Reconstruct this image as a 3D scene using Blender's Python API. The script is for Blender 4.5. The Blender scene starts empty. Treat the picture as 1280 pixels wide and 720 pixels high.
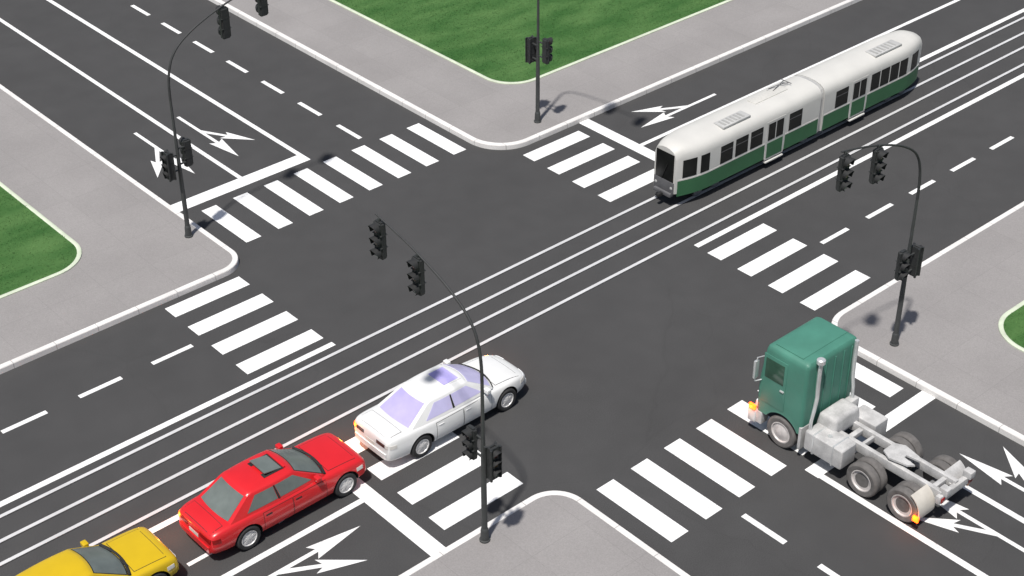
import bpy, bmesh, math, random
from mathutils import Vector, Matrix
from mathutils.bvhtree import BVHTree
R = math.radians
random.seed(7)
scn = bpy.context.scene
COL = scn.collection

# ------------------------------------------------------------------ materials
def mat(name, c, rough=.6, metal=0., var=.12, scale=3., fine=0., fscale=60., bump=0., bscale=80., spec=.5, coat=0., emit=None, estr=0.):
    m = bpy.data.materials.new(name); m.use_nodes = True
    nt = m.node_tree; b = nt.nodes['Principled BSDF']
    b.inputs['Roughness'].default_value = rough; b.inputs['Metallic'].default_value = metal
    b.inputs['Specular IOR Level'].default_value = spec
    b.inputs['Coat Weight'].default_value = coat; b.inputs['Coat Roughness'].default_value = .06
    tc = nt.nodes.new('ShaderNodeTexCoord')
    def noise(s, d=4.):
        n = nt.nodes.new('ShaderNodeTexNoise'); n.inputs['Scale'].default_value = s; n.inputs['Detail'].default_value = d
        nt.links.new(tc.outputs['Object'], n.inputs['Vector']); return n
    def ramp(n, lo, hi):
        r = nt.nodes.new('ShaderNodeMapRange'); r.inputs[1].default_value = .3; r.inputs[2].default_value = .7
        r.inputs[3].default_value = lo; r.inputs[4].default_value = hi
        nt.links.new(n.outputs[0], r.inputs[0]); return r.outputs[0]
    f = ramp(noise(scale), 1 - var, 1 + var)
    if fine:
        mu = nt.nodes.new('ShaderNodeMath'); mu.operation = 'MULTIPLY'
        nt.links.new(f, mu.inputs[0]); nt.links.new(ramp(noise(fscale, 2.), 1 - fine, 1 + fine), mu.inputs[1]); f = mu.outputs[0]
    v = nt.nodes.new('ShaderNodeVectorMath'); v.operation = 'SCALE'; v.inputs[0].default_value = c[:3]
    nt.links.new(f, v.inputs['Scale']); nt.links.new(v.outputs[0], b.inputs['Base Color'])
    if bump:
        bp = nt.nodes.new('ShaderNodeBump'); bp.inputs['Strength'].default_value = bump; bp.inputs['Distance'].default_value = .01
        nt.links.new(noise(bscale, 3.).outputs[0], bp.inputs['Height']); nt.links.new(bp.outputs[0], b.inputs['Normal'])
    if emit:
        b.inputs['Emission Color'].default_value = (*emit, 1); b.inputs['Emission Strength'].default_value = estr
    m['bsdf'] = 1
    return m

def asphalt():
    m = mat('asphalt', (.0525, .052, .0525), .92, var=.05, scale=.22, fine=.28, fscale=42., bump=.25, bscale=55., spec=.3)
    nt = m.node_tree; b = nt.nodes['Principled BSDF']
    src = b.inputs['Base Color'].links[0].from_socket
    tc = nt.nodes.new('ShaderNodeTexCoord')
    n = nt.nodes.new('ShaderNodeTexNoise'); n.inputs['Scale'].default_value = .9; n.inputs['Detail'].default_value = 6
    nt.links.new(tc.outputs['Object'], n.inputs['Vector'])
    r = nt.nodes.new('ShaderNodeMapRange'); r.inputs[1].default_value = .35; r.inputs[2].default_value = .68; r.inputs[3].default_value = .95; r.inputs[4].default_value = 1.05
    nt.links.new(n.outputs[0], r.inputs[0])
    # hairline cracks: the borders of a coarse voronoi, broken up by noise
    vo = nt.nodes.new('ShaderNodeTexVoronoi'); vo.feature = 'DISTANCE_TO_EDGE'; vo.inputs['Scale'].default_value = .11
    wa = nt.nodes.new('ShaderNodeVectorMath'); wa.operation = 'MULTIPLY_ADD'; wa.inputs[1].default_value = (1.6, 1.6, 0)
    nn = nt.nodes.new('ShaderNodeTexNoise'); nn.inputs['Scale'].default_value = .5; nn.inputs['Detail'].default_value = 5
    nt.links.new(tc.outputs['Object'], nn.inputs['Vector'])
    nt.links.new(nn.outputs['Color'], wa.inputs[0]); nt.links.new(tc.outputs['Object'], wa.inputs[2]); nt.links.new(wa.outputs[0], vo.inputs['Vector'])
    cr = nt.nodes.new('ShaderNodeMapRange'); cr.inputs[1].default_value = .0; cr.inputs[2].default_value = .004; cr.inputs[3].default_value = .93; cr.inputs[4].default_value = 1.
    nt.links.new(vo.outputs[0], cr.inputs[0])
    m1 = nt.nodes.new('ShaderNodeMath'); m1.operation = 'MULTIPLY'
    nt.links.new(r.outputs[0], m1.inputs[0]); nt.links.new(cr.outputs[0], m1.inputs[1])
    v = nt.nodes.new('ShaderNodeVectorMath'); v.operation = 'SCALE'
    nt.links.new(src, v.inputs[0]); nt.links.new(m1.outputs[0], v.inputs['Scale']); nt.links.new(v.outputs[0], b.inputs['Base Color'])
    return m

M = {}
M['asphalt'] = asphalt()
M['earth'] = mat('earth', (.12, .11, .08), .95, var=.2)
M['paint'] = mat('road_paint', (.74, .74, .735), .75, var=.05, scale=1.2, fine=.05, fscale=35., bump=.12, bscale=55.)
M['line'] = mat('line_paint', (.70, .70, .695), .8, var=.07, scale=1.5, fine=.08, fscale=30., bump=.12, bscale=55.)
def worn(m, lo):
    nt = m.node_tree; b = nt.nodes['Principled BSDF']; src = b.inputs['Base Color'].links[0].from_socket
    tc = nt.nodes.new('ShaderNodeTexCoord'); ns = []
    for sc, a, z in ((2.2, .50, .62), (26., .52, .60)):
        n = nt.nodes.new('ShaderNodeTexNoise'); n.inputs['Scale'].default_value = sc; n.inputs['Detail'].default_value = 6; n.inputs['Roughness'].default_value = .65
        nt.links.new(tc.outputs['Object'], n.inputs['Vector']); r = nt.nodes.new('ShaderNodeMapRange'); r.inputs[1].default_value = a; r.inputs[2].default_value = z; nt.links.new(n.outputs[0], r.inputs[0]); ns.append(r.outputs[0])
    k = nt.nodes.new('ShaderNodeMath'); k.operation = 'MULTIPLY'; nt.links.new(ns[0], k.inputs[0]); nt.links.new(ns[1], k.inputs[1])
    mr = nt.nodes.new('ShaderNodeMapRange'); mr.inputs[3].default_value = 1.; mr.inputs[4].default_value = lo; nt.links.new(k.outputs[0], mr.inputs[0])
    v = nt.nodes.new('ShaderNodeVectorMath'); v.operation = 'SCALE'; nt.links.new(src, v.inputs[0]); nt.links.new(mr.outputs[0], v.inputs['Scale']); nt.links.new(v.outputs[0], b.inputs['Base Color'])
worn(M['paint'], .55); worn(M['line'], .6)
M['rail'] = mat('rail_steel', (.52, .52, .525), .5, .0, var=.1, scale=.8, fine=.06)
M['groove'] = mat('rail_groove', (.02, .02, .021), .9)
def sidewalk_mat():
    m = mat('sidewalk_concrete', (.249, .237, .233), .9, var=.07, scale=.35, fine=.09, fscale=28., bump=.2, bscale=40., spec=.3)
    nt = m.node_tree; b = nt.nodes['Principled BSDF']; src = b.inputs['Base Color'].links[0].from_socket
    tc = nt.nodes.new('ShaderNodeTexCoord'); br = nt.nodes.new('ShaderNodeTexBrick')
    br.offset = 0; br.inputs['Scale'].default_value = 1.; br.inputs['Brick Width'].default_value = 1.95; br.inputs['Row Height'].default_value = 1.95
    br.inputs['Mortar Size'].default_value = .012; br.inputs['Mortar Smooth'].default_value = .3
    br.inputs['Color1'].default_value = (1, 1, 1, 1); br.inputs['Color2'].default_value = (.955, .955, .955, 1); br.inputs['Mortar'].default_value = (.87, .87, .87, 1)
    nt.links.new(tc.outputs['Object'], br.inputs['Vector'])
    v = nt.nodes.new('ShaderNodeVectorMath'); v.operation = 'MULTIPLY'
    nt.links.new(src, v.inputs[0]); nt.links.new(br.outputs['Color'], v.inputs[1]); nt.links.new(v.outputs[0], b.inputs['Base Color'])
    return m
M['sidewalk'] = sidewalk_mat()
def kerb_mat():
    m = mat('kerb_stone', (.63, .615, .60), .9, var=.09, scale=.8, fine=.08, fscale=30., bump=.12, spec=.2)
    nt = m.node_tree; b = nt.nodes['Principled BSDF']; src = b.inputs['Base Color'].links[0].from_socket
    tc = nt.nodes.new('ShaderNodeTexCoord'); sp = nt.nodes.new('ShaderNodeSeparateXYZ'); nt.links.new(tc.outputs['Object'], sp.inputs[0]); fac = None
    for ax in (0, 1):
        prev = sp.outputs[ax]
        for op, val in (('SUBTRACT', .2), ('DIVIDE', 1.5), ('FRACT', 0), ('GREATER_THAN', .014)):
            k = nt.nodes.new('ShaderNodeMath'); k.operation = op; k.inputs[1].default_value = val; nt.links.new(prev, k.inputs[0]); prev = k.outputs[0]
        if fac is None: fac = prev
        else:
            k = nt.nodes.new('ShaderNodeMath'); k.operation = 'MULTIPLY'; nt.links.new(fac, k.inputs[0]); nt.links.new(prev, k.inputs[1]); fac = k.outputs[0]
    mr = nt.nodes.new('ShaderNodeMapRange'); mr.inputs[3].default_value = .5; mr.inputs[4].default_value = 1.; nt.links.new(fac, mr.inputs[0])
    v = nt.nodes.new('ShaderNodeVectorMath'); v.operation = 'SCALE'; nt.links.new(src, v.inputs[0]); nt.links.new(mr.outputs[0], v.inputs['Scale']); nt.links.new(v.outputs[0], b.inputs['Base Color'])
    return m
M['kerb'] = kerb_mat()
M['edging'] = mat('lawn_edging', (.50, .55, .43), .9, var=.12, scale=2., fine=.08)
def grass_mat(name, c1, c2, sc):
    m = bpy.data.materials.new(name); m.use_nodes = True; nt = m.node_tree; b = nt.nodes['Principled BSDF']
    b.inputs['Roughness'].default_value = .8; b.inputs['Specular IOR Level'].default_value = .2
    tc = nt.nodes.new('ShaderNodeTexCoord'); n = nt.nodes.new('ShaderNodeTexNoise'); n.inputs['Scale'].default_value = sc; n.inputs['Detail'].default_value = 5
    mp = nt.nodes.new('ShaderNodeMapping'); mp.inputs['Scale'].default_value = (.6, 1.5, 1); mp.inputs['Rotation'].default_value = (0, 0, R(35))
    nt.links.new(tc.outputs['Object'], mp.inputs[0]); nt.links.new(mp.outputs[0], n.inputs['Vector'])
    r = nt.nodes.new('ShaderNodeValToRGB'); r.color_ramp.elements[0].position = .34; r.color_ramp.elements[1].position = .68
    r.color_ramp.elements[0].color = (*c1, 1); r.color_ramp.elements[1].color = (*c2, 1)
    nt.links.new(n.outputs[0], r.inputs[0]); nt.links.new(r.outputs[0], b.inputs['Base Color'])
    return m
M['lawn'] = grass_mat('lawn_turf', (.03, .092, .021), (.068, .146, .043), .7)
M['grass'] = grass_mat('grass_blade', (.039, .112, .026), (.082, .166, .05), .7)
M['pole'] = mat('pole_metal', (.045, .048, .048), .55, .0, var=.15, scale=4., fine=.08)
M['mast'] = mat('mast_metal', (.034, .035, .036), .7, .0, var=.15, scale=4.)
M['head'] = mat('signal_housing', (.024, .0255, .026), .6, var=.2, scale=6.)
M['hood'] = mat('signal_visor', (.018, .0185, .019), .7)
M['lens_r'] = mat('lens_red', (.10, .006, .005), .25)
M['lens_a'] = mat('lens_amber', (.11, .045, .004), .25)
M['lens_g'] = mat('lens_green', (.004, .05, .03), .25)
M['red'] = mat('red_paint', (.57, .014, .018), .32, var=.05, scale=1.5, coat=.45)
M['yellow'] = mat('yellow_paint', (.55, .37, .006), .32, var=.05, scale=1.5, coat=.45)
M['white'] = mat('white_paint', (.68, .68, .67), .32, var=.03, scale=1.5, coat=.5)
M['glass_grey'] = mat('grey_green_glass', (.125, .145, .138), .15, var=.15, scale=2., spec=.3)
M['glass_lilac'] = mat('lilac_glass', (.40, .36, .68), .15, var=.08, scale=2., spec=.3)
M['glass_pale'] = mat('pale_lilac_glass', (.48, .455, .68), .15, var=.08, scale=2., spec=.3)
M['glass_dark'] = mat('dark_glass', (.012, .014, .013), .1, var=.4, scale=1.5)
M['black'] = mat('black_trim', (.012, .012, .012), .7)
M['rubber'] = mat('tyre_rubber', (.022, .022, .023), .85, var=.15, scale=8.)
M['rubber_old'] = mat('truck_tyre_rubber', (.115, .108, .104), .9, var=.2, scale=6.)
M['rim'] = mat('silver_rim', (.62, .61, .60), .4, .15, var=.1, scale=6.)
M['rim_old'] = mat('truck_rim', (.50, .47, .455), .5, .1, var=.15, scale=6.)
M['chrome'] = mat('bright_metal', (.62, .63, .63), .3, .5, var=.1)
M['chassis'] = mat('chassis_grey', (.42, .415, .41), .6, .0, var=.2, scale=3., fine=.08, fscale=25.)
M['chassis_dark'] = mat('chassis_dark_grey', (.17, .17, .175), .6, var=.15, scale=4.)
M['teal'] = mat('green_truck_paint', (.055, .19, .14), .6, var=.12, scale=1.2, coat=.1)
M['tram_white'] = mat('tram_white_paint', (.53, .522, .495), .5, var=.05, scale=.9, fine=.03)
M['tram_roof'] = mat('tram_roof_paint', (.50, .492, .462), .6, var=.07, scale=.8, fine=.05, fscale=12.)
M['tram_green'] = mat('tram_green_paint', (.03, .118, .05), .5, var=.1, scale=1.2)
M['tram_glass'] = mat('tram_glass', (.006, .0065, .006), .3, var=.4, scale=1.5, spec=.25)
M['slat'] = mat('roof_slat_grey', (.30, .30, .29), .7)
M['bellows'] = mat('bellows_rubber', (.36, .36, .355), .8)
M['tram_grey'] = mat('tram_grey', (.10, .10, .105), .6, var=.15)
M['roof_grey'] = mat('roof_equipment_grey', (.42, .42, .41), .6, var=.1)
M['headlamp'] = mat('headlamp_glass', (.75, .76, .78), .1, var=.05)
M['tail'] = mat('tail_lamp_red', (.22, .008, .008), .2)
M['tail_dark'] = mat('tail_lamp_smoked', (.06, .03, .03), .2)
M['clear'] = mat('clear_lamp', (.55, .53, .5), .15)
M['amber_lit'] = mat('amber_lamp_lit', (.8, .22, .02), .3, emit=(1., .055, .002), estr=8.)
M['amber'] = mat('amber_lamp', (.5, .13, .01), .2)
M['plate'] = mat('blank_plate', (.55, .55, .5), .5)
M['fender_glow'] = mat('fender_painted_glow', (.50, .47, .42), .7, var=.08)  # left fender: cream colour has the amber lamp's light painted into it

# ------------------------------------------------------------------ mesh helpers
class MB:
    def __init__(s): s.v = []; s.f = []; s.m = []; s.sm = []
    def add(s, vs, fs, m=0, smooth=False):
        o = len(s.v); s.v += [tuple(p) for p in vs]
        for f in fs: s.f.append([i + o for i in f]); s.m.append(m); s.sm.append(smooth)
        return s
    def box(s, x0, x1, y0, y1, z0, z1, bev=.0, m=0, top=1., seg=2):
        """box, optionally bevelled; top<1 tapers the top face"""
        bm = bmesh.new(); bmesh.ops.create_cube(bm, size=1)
        cx, cy, cz = (x0 + x1) / 2, (y0 + y1) / 2, (z0 + z1) / 2
        for v in bm.verts:
            k = top if v.co.z > 0 else 1.
            v.co = Vector((cx + v.co.x * (x1 - x0) * k, cy + v.co.y * (y1 - y0) * k, cz + v.co.z * (z1 - z0)))
        if bev: bmesh.ops.bevel(bm, geom=list(bm.edges), offset=bev, segments=seg, affect='EDGES', profile=.6)
        bm.verts.index_update()
        s.add([v.co for v in bm.verts], [[v.index for v in f.verts] for f in bm.faces], m, bool(bev)); bm.free(); return s
    def loft(s, rings, close=True, cap=True, m=0, smooth=True):
        n = len(rings[0]); vs = [p for r in rings for p in r]; fs = []
        for i in range(len(rings) - 1):
            for j in range(n if close else n - 1):
                k = (j + 1) % n
                fs.append([i * n + j, i * n + k, (i + 1) * n + k, (i + 1) * n + j])
        if cap: fs.append(list(range(n))[::-1]); fs.append([(len(rings) - 1) * n + j for j in range(n)])
        return s.add(vs, fs, m, smooth)
    def tube(s, pts, rad, n=12, m=0):
        pts = [Vector(p) for p in pts]; rads = rad if isinstance(rad, (list, tuple)) else [rad] * len(pts); rings = []
        up = None
        for i, p in enumerate(pts):
            d = ((pts[min(i + 1, len(pts) - 1)] - pts[max(i - 1, 0)])).normalized()
            if up is None: up = Vector((1, 0, 0)) if abs(d.x) < .9 else Vector((0, 1, 0))
            a = d.cross(up).normalized(); b = d.cross(a); up = -b if False else up
            rings.append([p + rads[i] * (math.cos(t) * a + math.sin(t) * b) for t in [2 * math.pi * k / n for k in range(n)]])
        return s.loft(rings, m=m)
    def lathe(s, c, axis, prof, n=24, m=0, smooth=True):
        """prof: (along axis, radius)"""
        ax = Vector(axis).normalized(); u = ax.orthogonal().normalized(); w = ax.cross(u); c = Vector(c)
        rings = [[c + ax * a + r * (math.cos(t) * u + math.sin(t) * w) for t in [2 * math.pi * k / n for k in range(n)]] for a, r in prof]
        return s.loft(rings, m=m, smooth=smooth)
    def poly(s, pts, z0, z1, m=0):
        """prism over a counter-clockwise outline"""
        n = len(pts)
        vs = [(x, y, z0) for x, y in pts] + [(x, y, z1) for x, y in pts]
        fs = [list(range(n))[::-1], [n + i for i in range(n)]] + [[i, (i + 1) % n, n + (i + 1) % n, n + i] for i in range(n)]
        return s.add(vs, fs, m)
    def sheet(s, P, a0, a1, b0, b1, na, nb, off, th, flip=False, m=0):
        """panel of thickness th standing off a surface P(a,b)"""
        def nrm(a, b):
            e = 1e-3; n = (P(a + e, b) - P(a - e, b)).cross(P(a, b + e) - P(a, b - e)).normalized(); return -n if flip else n
        outer = []; inner = []
        for i in range(na + 1):
            for j in range(nb + 1):
                a = a0 + (a1 - a0) * i / na; b = b0 + (b1 - b0) * j / nb
                p = P(a, b); n = nrm(a, b); outer.append(p + n * off); inner.append(p + n * (off - th))
        k = nb + 1; N = len(outer); fs = []
        for i in range(na):
            for j in range(nb):
                q = [i * k + j, (i + 1) * k + j, (i + 1) * k + j + 1, i * k + j + 1]
                fs.append(q[::-1] if flip else q)
        edge = [i * k for i in range(na)] + [na * k + j for j in range(nb)] + [i * k + nb for i in range(na, 0, -1)] + [j for j in range(nb, 0, -1)]
        for i in range(len(edge)):
            a, b = edge[i], edge[(i + 1) % len(edge)]
            fs.append([a, N + a, N + b, b] if not flip else [a, b, N + b, N + a])
        return s.add(outer + inner, fs, m, True)
    def build(s, name, mats, parent=None, sharp=35, bevel=None):
        me = bpy.data.meshes.new(name); off = parent.matrix_basis.inverted() if parent is not None else None
        if parent is not None:
            p = parent.parent; inv = Matrix.Translation(s_loc(parent)).inverted(); vs = [inv @ Vector(v) for v in s.v]
        else: vs = s.v
        me.from_pydata([tuple(v) for v in vs], [], s.f); me.update()
        for m in (mats if isinstance(mats, (list, tuple)) else [mats]): me.materials.append(m)
        me.polygons.foreach_set('material_index', s.m); me.polygons.foreach_set('use_smooth', s.sm)
        bm = bmesh.new(); bm.from_mesh(me); bmesh.ops.recalc_face_normals(bm, faces=list(bm.faces))
        for e in bm.edges:
            if len(e.link_faces) == 2 and e.calc_face_angle(0) > R(sharp): e.smooth = False
        bm.to_mesh(me); bm.free()
        o = bpy.data.objects.new(name, me); COL.objects.link(o)
        if parent is not None: o.parent = parent
        return o
def s_loc(o):
    p = Vector((0, 0, 0))
    while o is not None: p = p + Vector(o.location); o = o.parent
    return p
def thing(name, label, cat, loc, group=None):
    o = bpy.data.objects.new(name, None); COL.objects.link(o); o.location = loc
    o.empty_display_size = .3; o['label'] = label; o['category'] = cat
    if group: o['group'] = group
    return o
def struct(o, kind='structure'): o['kind'] = kind; return o

# ------------------------------------------------------------------ camera, light
cam = bpy.data.cameras.new('camera'); co = bpy.data.objects.new('camera', cam); COL.objects.link(co)
r = Vector((0.74631566, -0.66558281, -0.00352898)); u = Vector((0.37104905, 0.41164258, 0.83238993)); f = Vector((0.55257175, 0.62253506, -0.55417917))
co.matrix_world = Matrix(((r.x, u.x, -f.x, 0), (r.y, u.y, -f.y, 0), (r.z, u.z, -f.z, 30), (0, 0, 0, 1)))
cam.sensor_fit = 'HORIZONTAL'; cam.sensor_width = 36; cam.lens = 1997.63 / 1280 * 36; cam.clip_end = 5000; cam.clip_start = .5
scn.camera = co
SD = Vector((-.40, -.19, 1)).normalized()
sun = bpy.data.lights.new('sun', 'SUN'); sun.energy = 4.75; sun.angle = R(2.2); sun.color = (1, .965, .915)
so = bpy.data.objects.new('sun', sun); COL.objects.link(so); so.location = (0, 0, 60)
so.rotation_euler = SD.to_track_quat('Z', 'Y').to_euler()
w = bpy.data.worlds.new('World'); scn.world = w; w.use_nodes = True
bg = w.node_tree.nodes['Background']; sky = w.node_tree.nodes.new('ShaderNodeTexSky'); sky.sky_type = 'NISHITA'; sky.sun_disc = False
sky.sun_elevation = math.asin(SD.z); sky.sun_rotation = math.atan2(SD.x, SD.y); sky.dust_density = 2.; sky.ozone_density = .6
w.node_tree.links.new(sky.outputs[0], bg.inputs[0]); bg.inputs[1].default_value = .075
scn.view_settings.view_transform = 'Standard'; scn.view_settings.look = 'None'; scn.view_settings.exposure = .07; scn.view_settings.gamma = 1

# ------------------------------------------------------------------ setting
FAR = 260.
XW, XE, YS, YN = 24.1, 35.5, 25.25, 40.8            # kerb faces of the two roads
struct(MB().add([(-2500, -2500, -.03), (2500, -2500, -.03), (2500, 2500, -.03), (-2500, 2500, -.03)], [[0, 1, 2, 3]]).build('ground', M['earth']))
g = FAR + 3
def gridded(x0, x1, y0, y1): return [(x0, y0, 0), (x1, y0, 0), (x1, y1, 0), (x0, y1, 0)], [[0, 1, 2, 3]]
rd = MB()
rd.add(*gridded(30 - g, 30 + g, YS - 1.2, YN + 1.2)); rd.add(*gridded(XW - 1.2, XE + 1.2, YN + 1.2, 33 + g)); rd.add(*gridded(XW - 1.2, XE + 1.2, 33 - g, YS - 1.2))
struct(rd.build('road', M['asphalt']))

def corner_path(cx, cy, sx, sy, d, rad, n=14):
    """path along a corner's outline set back by d: far end of the x-road, round the corner, to the far end of the y-road"""
    X, Y = cx + sx * d, cy + sy * d; ox, oy = X + sx * rad, Y + sy * rad
    p = [(30 + sx * FAR, Y)]
    p += [(30 + sx * k, Y) for k in (120, 60, 30, 16) if (30 + sx * k - ox) * sx > 0]
    for k in range(n + 1):
        t = math.pi / 2 * k / n
        p.append((ox - sx * rad * math.sin(t), oy - sy * rad * math.cos(t)))
    p += [(X, 33 + sy * k) for k in (20, 30, 60, 120) if (33 + sy * k - oy) * sy > 0]
    p.append((X, 33 + sy * FAR)); return p
def strip(cx, cy, sx, sy, prof, rad, d0=0.):
    m = MB(); rings = []
    paths = [corner_path(cx, cy, sx, sy, d0 + d, max(rad - d, .05)) for d, z in prof]
    for i in range(len(paths[0])): rings.append([(paths[k][i][0], paths[k][i][1], prof[k][1]) for k in range(len(prof))])
    return m.loft(rings)
def slab(cx, cy, sx, sy, d, rad, z0, z1):
    p = corner_path(cx, cy, sx, sy, d, rad); p.append((30 + sx * FAR, 33 + sy * FAR))
    a = sum(p[i][0] * p[(i + 1) % len(p)][1] - p[(i + 1) % len(p)][0] * p[i][1] for i in range(len(p)))
    if a < 0: p = p[::-1]
    return MB().poly(p, z0, z1)
CORN = [(XW, YN, -1, 1, 3.86, 3.6, 1.0), (XE, YN, 1, 1, 3.87, 3.7, 1.65), (XW, YS, -1, -1, 3.8, 3.7, 1.05), (XE, YS, 1, -1, 3.8, 3.72, 1.35)]
for cx, cy, sx, sy, wx, wy, rk in CORN:
    struct(strip(cx, cy, sx, sy, [(0, -.02), (.012, .175), (.03, .2), (.205, .203), (.215, .19), (.215, -.02)], rk).build('kerb', M['kerb'], sharp=22))
    struct(slab(cx, cy, sx, sy, .215, rk - .215, -.02, .196).build('sidewalk', M['sidewalk']))
    # lawn corner set back unequally from the two kerbs
    lx, ly = cx + sx * wx, cy + sy * wy
    struct(strip(lx, ly, sx, sy, [(0, .15), (0, .235), (.02, .25), (.14, .25), (.16, .235), (.16, .15)], 1.5).build('lawn_edging', M['edging'], sharp=50))
    struct(slab(lx, ly, sx, sy, .16, 1.3, .15, .232).build('lawn', M['lawn']))
# grass blades on the lawns near the crossing
gb = MB(); gv = []; gf = []
def blades(x0, x1, y0, y1, lx, ly, sx, sy, dens):
    n = int((x1 - x0) * (y1 - y0) * dens)
    for _ in range(n):
        x, y = random.uniform(x0, x1), random.uniform(y0, y1)
        ax, ay = (x - lx) * sx, (y - ly) * sy
        if ax < .17 or ay < .17: continue
        if ax < 1.5 and ay < 1.5 and math.hypot(1.5 - ax, 1.5 - ay) > 1.33: continue
        a = random.uniform(0, 6.283); h = random.uniform(.012, .035); wd = random.uniform(.014, .026); le = random.uniform(.05, .1); b = random.uniform(0, 6.283)
        i = len(gv); c, s_ = math.cos(a) * wd, math.sin(a) * wd
        gv.extend([(x - c, y - s_, .23), (x + c, y + s_, .23), (x + le * math.cos(b), y + le * math.sin(b), .232 + h)]); gf.append((i, i + 1, i + 2))
blades(39.2, 60, 44.3, 62, XE + 3.87, YN + 3.7, 1, 1, 190)
blades(8, 20.4, 44, 58, XW - 3.86, YN + 3.6, -1, 1, 150)
blades(39, 47, 13, 21.7, XE + 3.8, YS - 3.72, 1, -1, 150)
me = bpy.data.meshes.new('grass'); me.from_pydata(gv, [], gf); me.materials.append(M['grass'])
go = bpy.data.objects.new('grass', me); COL.objects.link(go); struct(go, 'stuff')

# --- painted markings
ZL, ZH = .0, .005
def rect(name, x0, x1, y0, y1, m, z=ZH):
    nx = max(1, int((x1 - x0) / 3)); ny = max(1, int((y1 - y0) / 3)); b = MB()
    vs = [(x0 + (x1 - x0) * i / nx, y0 + (y1 - y0) * j / ny, z) for i in range(nx + 1) for j in range(ny + 1)]
    b.add(vs, [[i * (ny + 1) + j, (i + 1) * (ny + 1) + j, (i + 1) * (ny + 1) + j + 1, i * (ny + 1) + j + 1] for i in range(nx) for j in range(ny)])
    return struct(b.build(name, m))
def hline(y, x0, x1, w=.2): rect('lane_line', x0, x1, y - w / 2, y + w / 2, M['line'])
def vline(x, y0, y1, w=.2): rect('lane_line', x - w / 2, x + w / 2, y0, y1, M['line'])
hline(35.14, -FAR, 23.5, .22); hline(35.14, 40.37, FAR, .22); hline(31.33, -FAR, 19.56, .22); hline(31.33, 36.49, FAR, .22)
hline(28.45, -FAR, 19.56); hline(37.84, 40.37, FAR, .18)
vline(27.28, 46.2, FAR, .18); vline(30.0, 46.2, FAR); vline(30.02, -FAR, 20.46, .22); vline(32.7, -FAR, 20.46, .2)
for k in range(18):
    rect('lane_dash', 18.57 - 2.58 * k, 20.05 - 2.58 * k, 38.01, 38.19, M['line'])
    rect('lane_dash', 39.93 + 2.575 * k, 41.4 + 2.575 * k, 28.42, 28.6, M['line'])
    rect('lane_dash', 32.46, 32.65, 45.65 + 2.65 * k, 47.15 + 2.65 * k, M['line'])
    rect('lane_dash', 27.0, 27.19, 19.33 - 2.7 * k, 20.85 - 2.7 * k, M['line'])
rect('stop_line', 19.56, 20.08, YS, 31.44, M['paint']); rect('stop_line', 39.84, 40.37, 35.03, YN, M['paint'])
rect('stop_line', XW, 30.1, 45.57, 46.2, M['paint']); rect('stop_line', 29.88, XE, 20.46, 20.96, M['paint'])
for k in range(4):
    rect('crosswalk_stripe', 20.5, 23.43, 39.83 - 1.41 * k, 40.5 - 1.41 * k, M['paint'])
    rect('crosswalk_stripe', 20.5, 23.43, 30.18 - 1.41 * k, 30.87 - 1.41 * k, M['paint'])
    rect('crosswalk_stripe', 36.4, 39.38, 39.68 - 1.38 * k, 40.34 - 1.38 * k, M['paint'])
    rect('crosswalk_stripe', 36.46, 39.43, 30.13 - 1.385 * k, 30.77 - 1.385 * k, M['paint'])
for k in range(8):
    rect('crosswalk_stripe', 24.86 + 1.368 * k, 25.49 + 1.368 * k, 42.16, 45.1, M['paint'])
    rect('crosswalk_stripe', 24.8 + 1.385 * k, 25.48 + 1.385 * k, 21.42, 24.36, M['paint'])
def arrow(tip, fwd, lat):
    """straight arrow with one branch: tip of the straight head, forward direction, side of the branch"""
    F, L = Vector((*fwd, 0)), Vector((*lat, 0)); T = Vector((*tip, ZH)); b = MB()
    P = lambda a, l: T + F * (a - 4.4) + L * l
    h = .07
    b.add([P(0, -h), P(1.6, -h), P(2.0, -h), P(2.92, -h), P(2.76, -.29), P(4.4, 0), P(2.76, .29), P(2.92, h), P(1.95, h), P(1.6, h), P(0, h)],
          [[0, 1, 9, 10], [1, 2, 8, 9], [2, 3, 7, 8], [3, 4, 5], [3, 5, 7], [7, 5, 6]])
    d = Vector((1.22, .70)).normalized(); n = Vector((-d.y, d.x))
    e = Vector((2.68, .58))                                   # notch of the branch head
    q = lambda s, t: P(*(e + d * s + n * t))
    b.add([P(1.6, h + .002), P(1.95, h + .002), q(0, -.07), q(0, .07), q(-.18, .27), q(-.18, -.27), P(3.72, 1.22)],
          [[0, 1, 2, 3], [3, 2, 6], [4, 3, 6], [2, 5, 6]])
    return struct(b.build('lane_arrow', M['line']))
arrow((26.18, 47.62), (0, -1), (-1, 0)); arrow((28.18, 47.65), (0, -1), (1, 0))
arrow((18.88, 27.64), (1, 0), (0, -1)); arrow((18.88, 29.5), (1, 0), (0, 1))
arrow((41.4, 38.87), (-1, 0), (0, 1)); arrow((41.4, 36.95), (-1, 0), (0, -1))
arrow((33.82, 18.42), (0, 1), (1, 0)); arrow((31.68, 18.42), (0, 1), (-1, 0))
for y in (34.67, 33.74, 32.9, 31.93):
    o = struct(MB().box(-FAR, FAR, y - .06, y + .06, -.02, .012).build('rail', M['rail']))
    rect('flange_groove', -FAR, FAR, y - .1, y - .055, M['groove'], .003)

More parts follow.
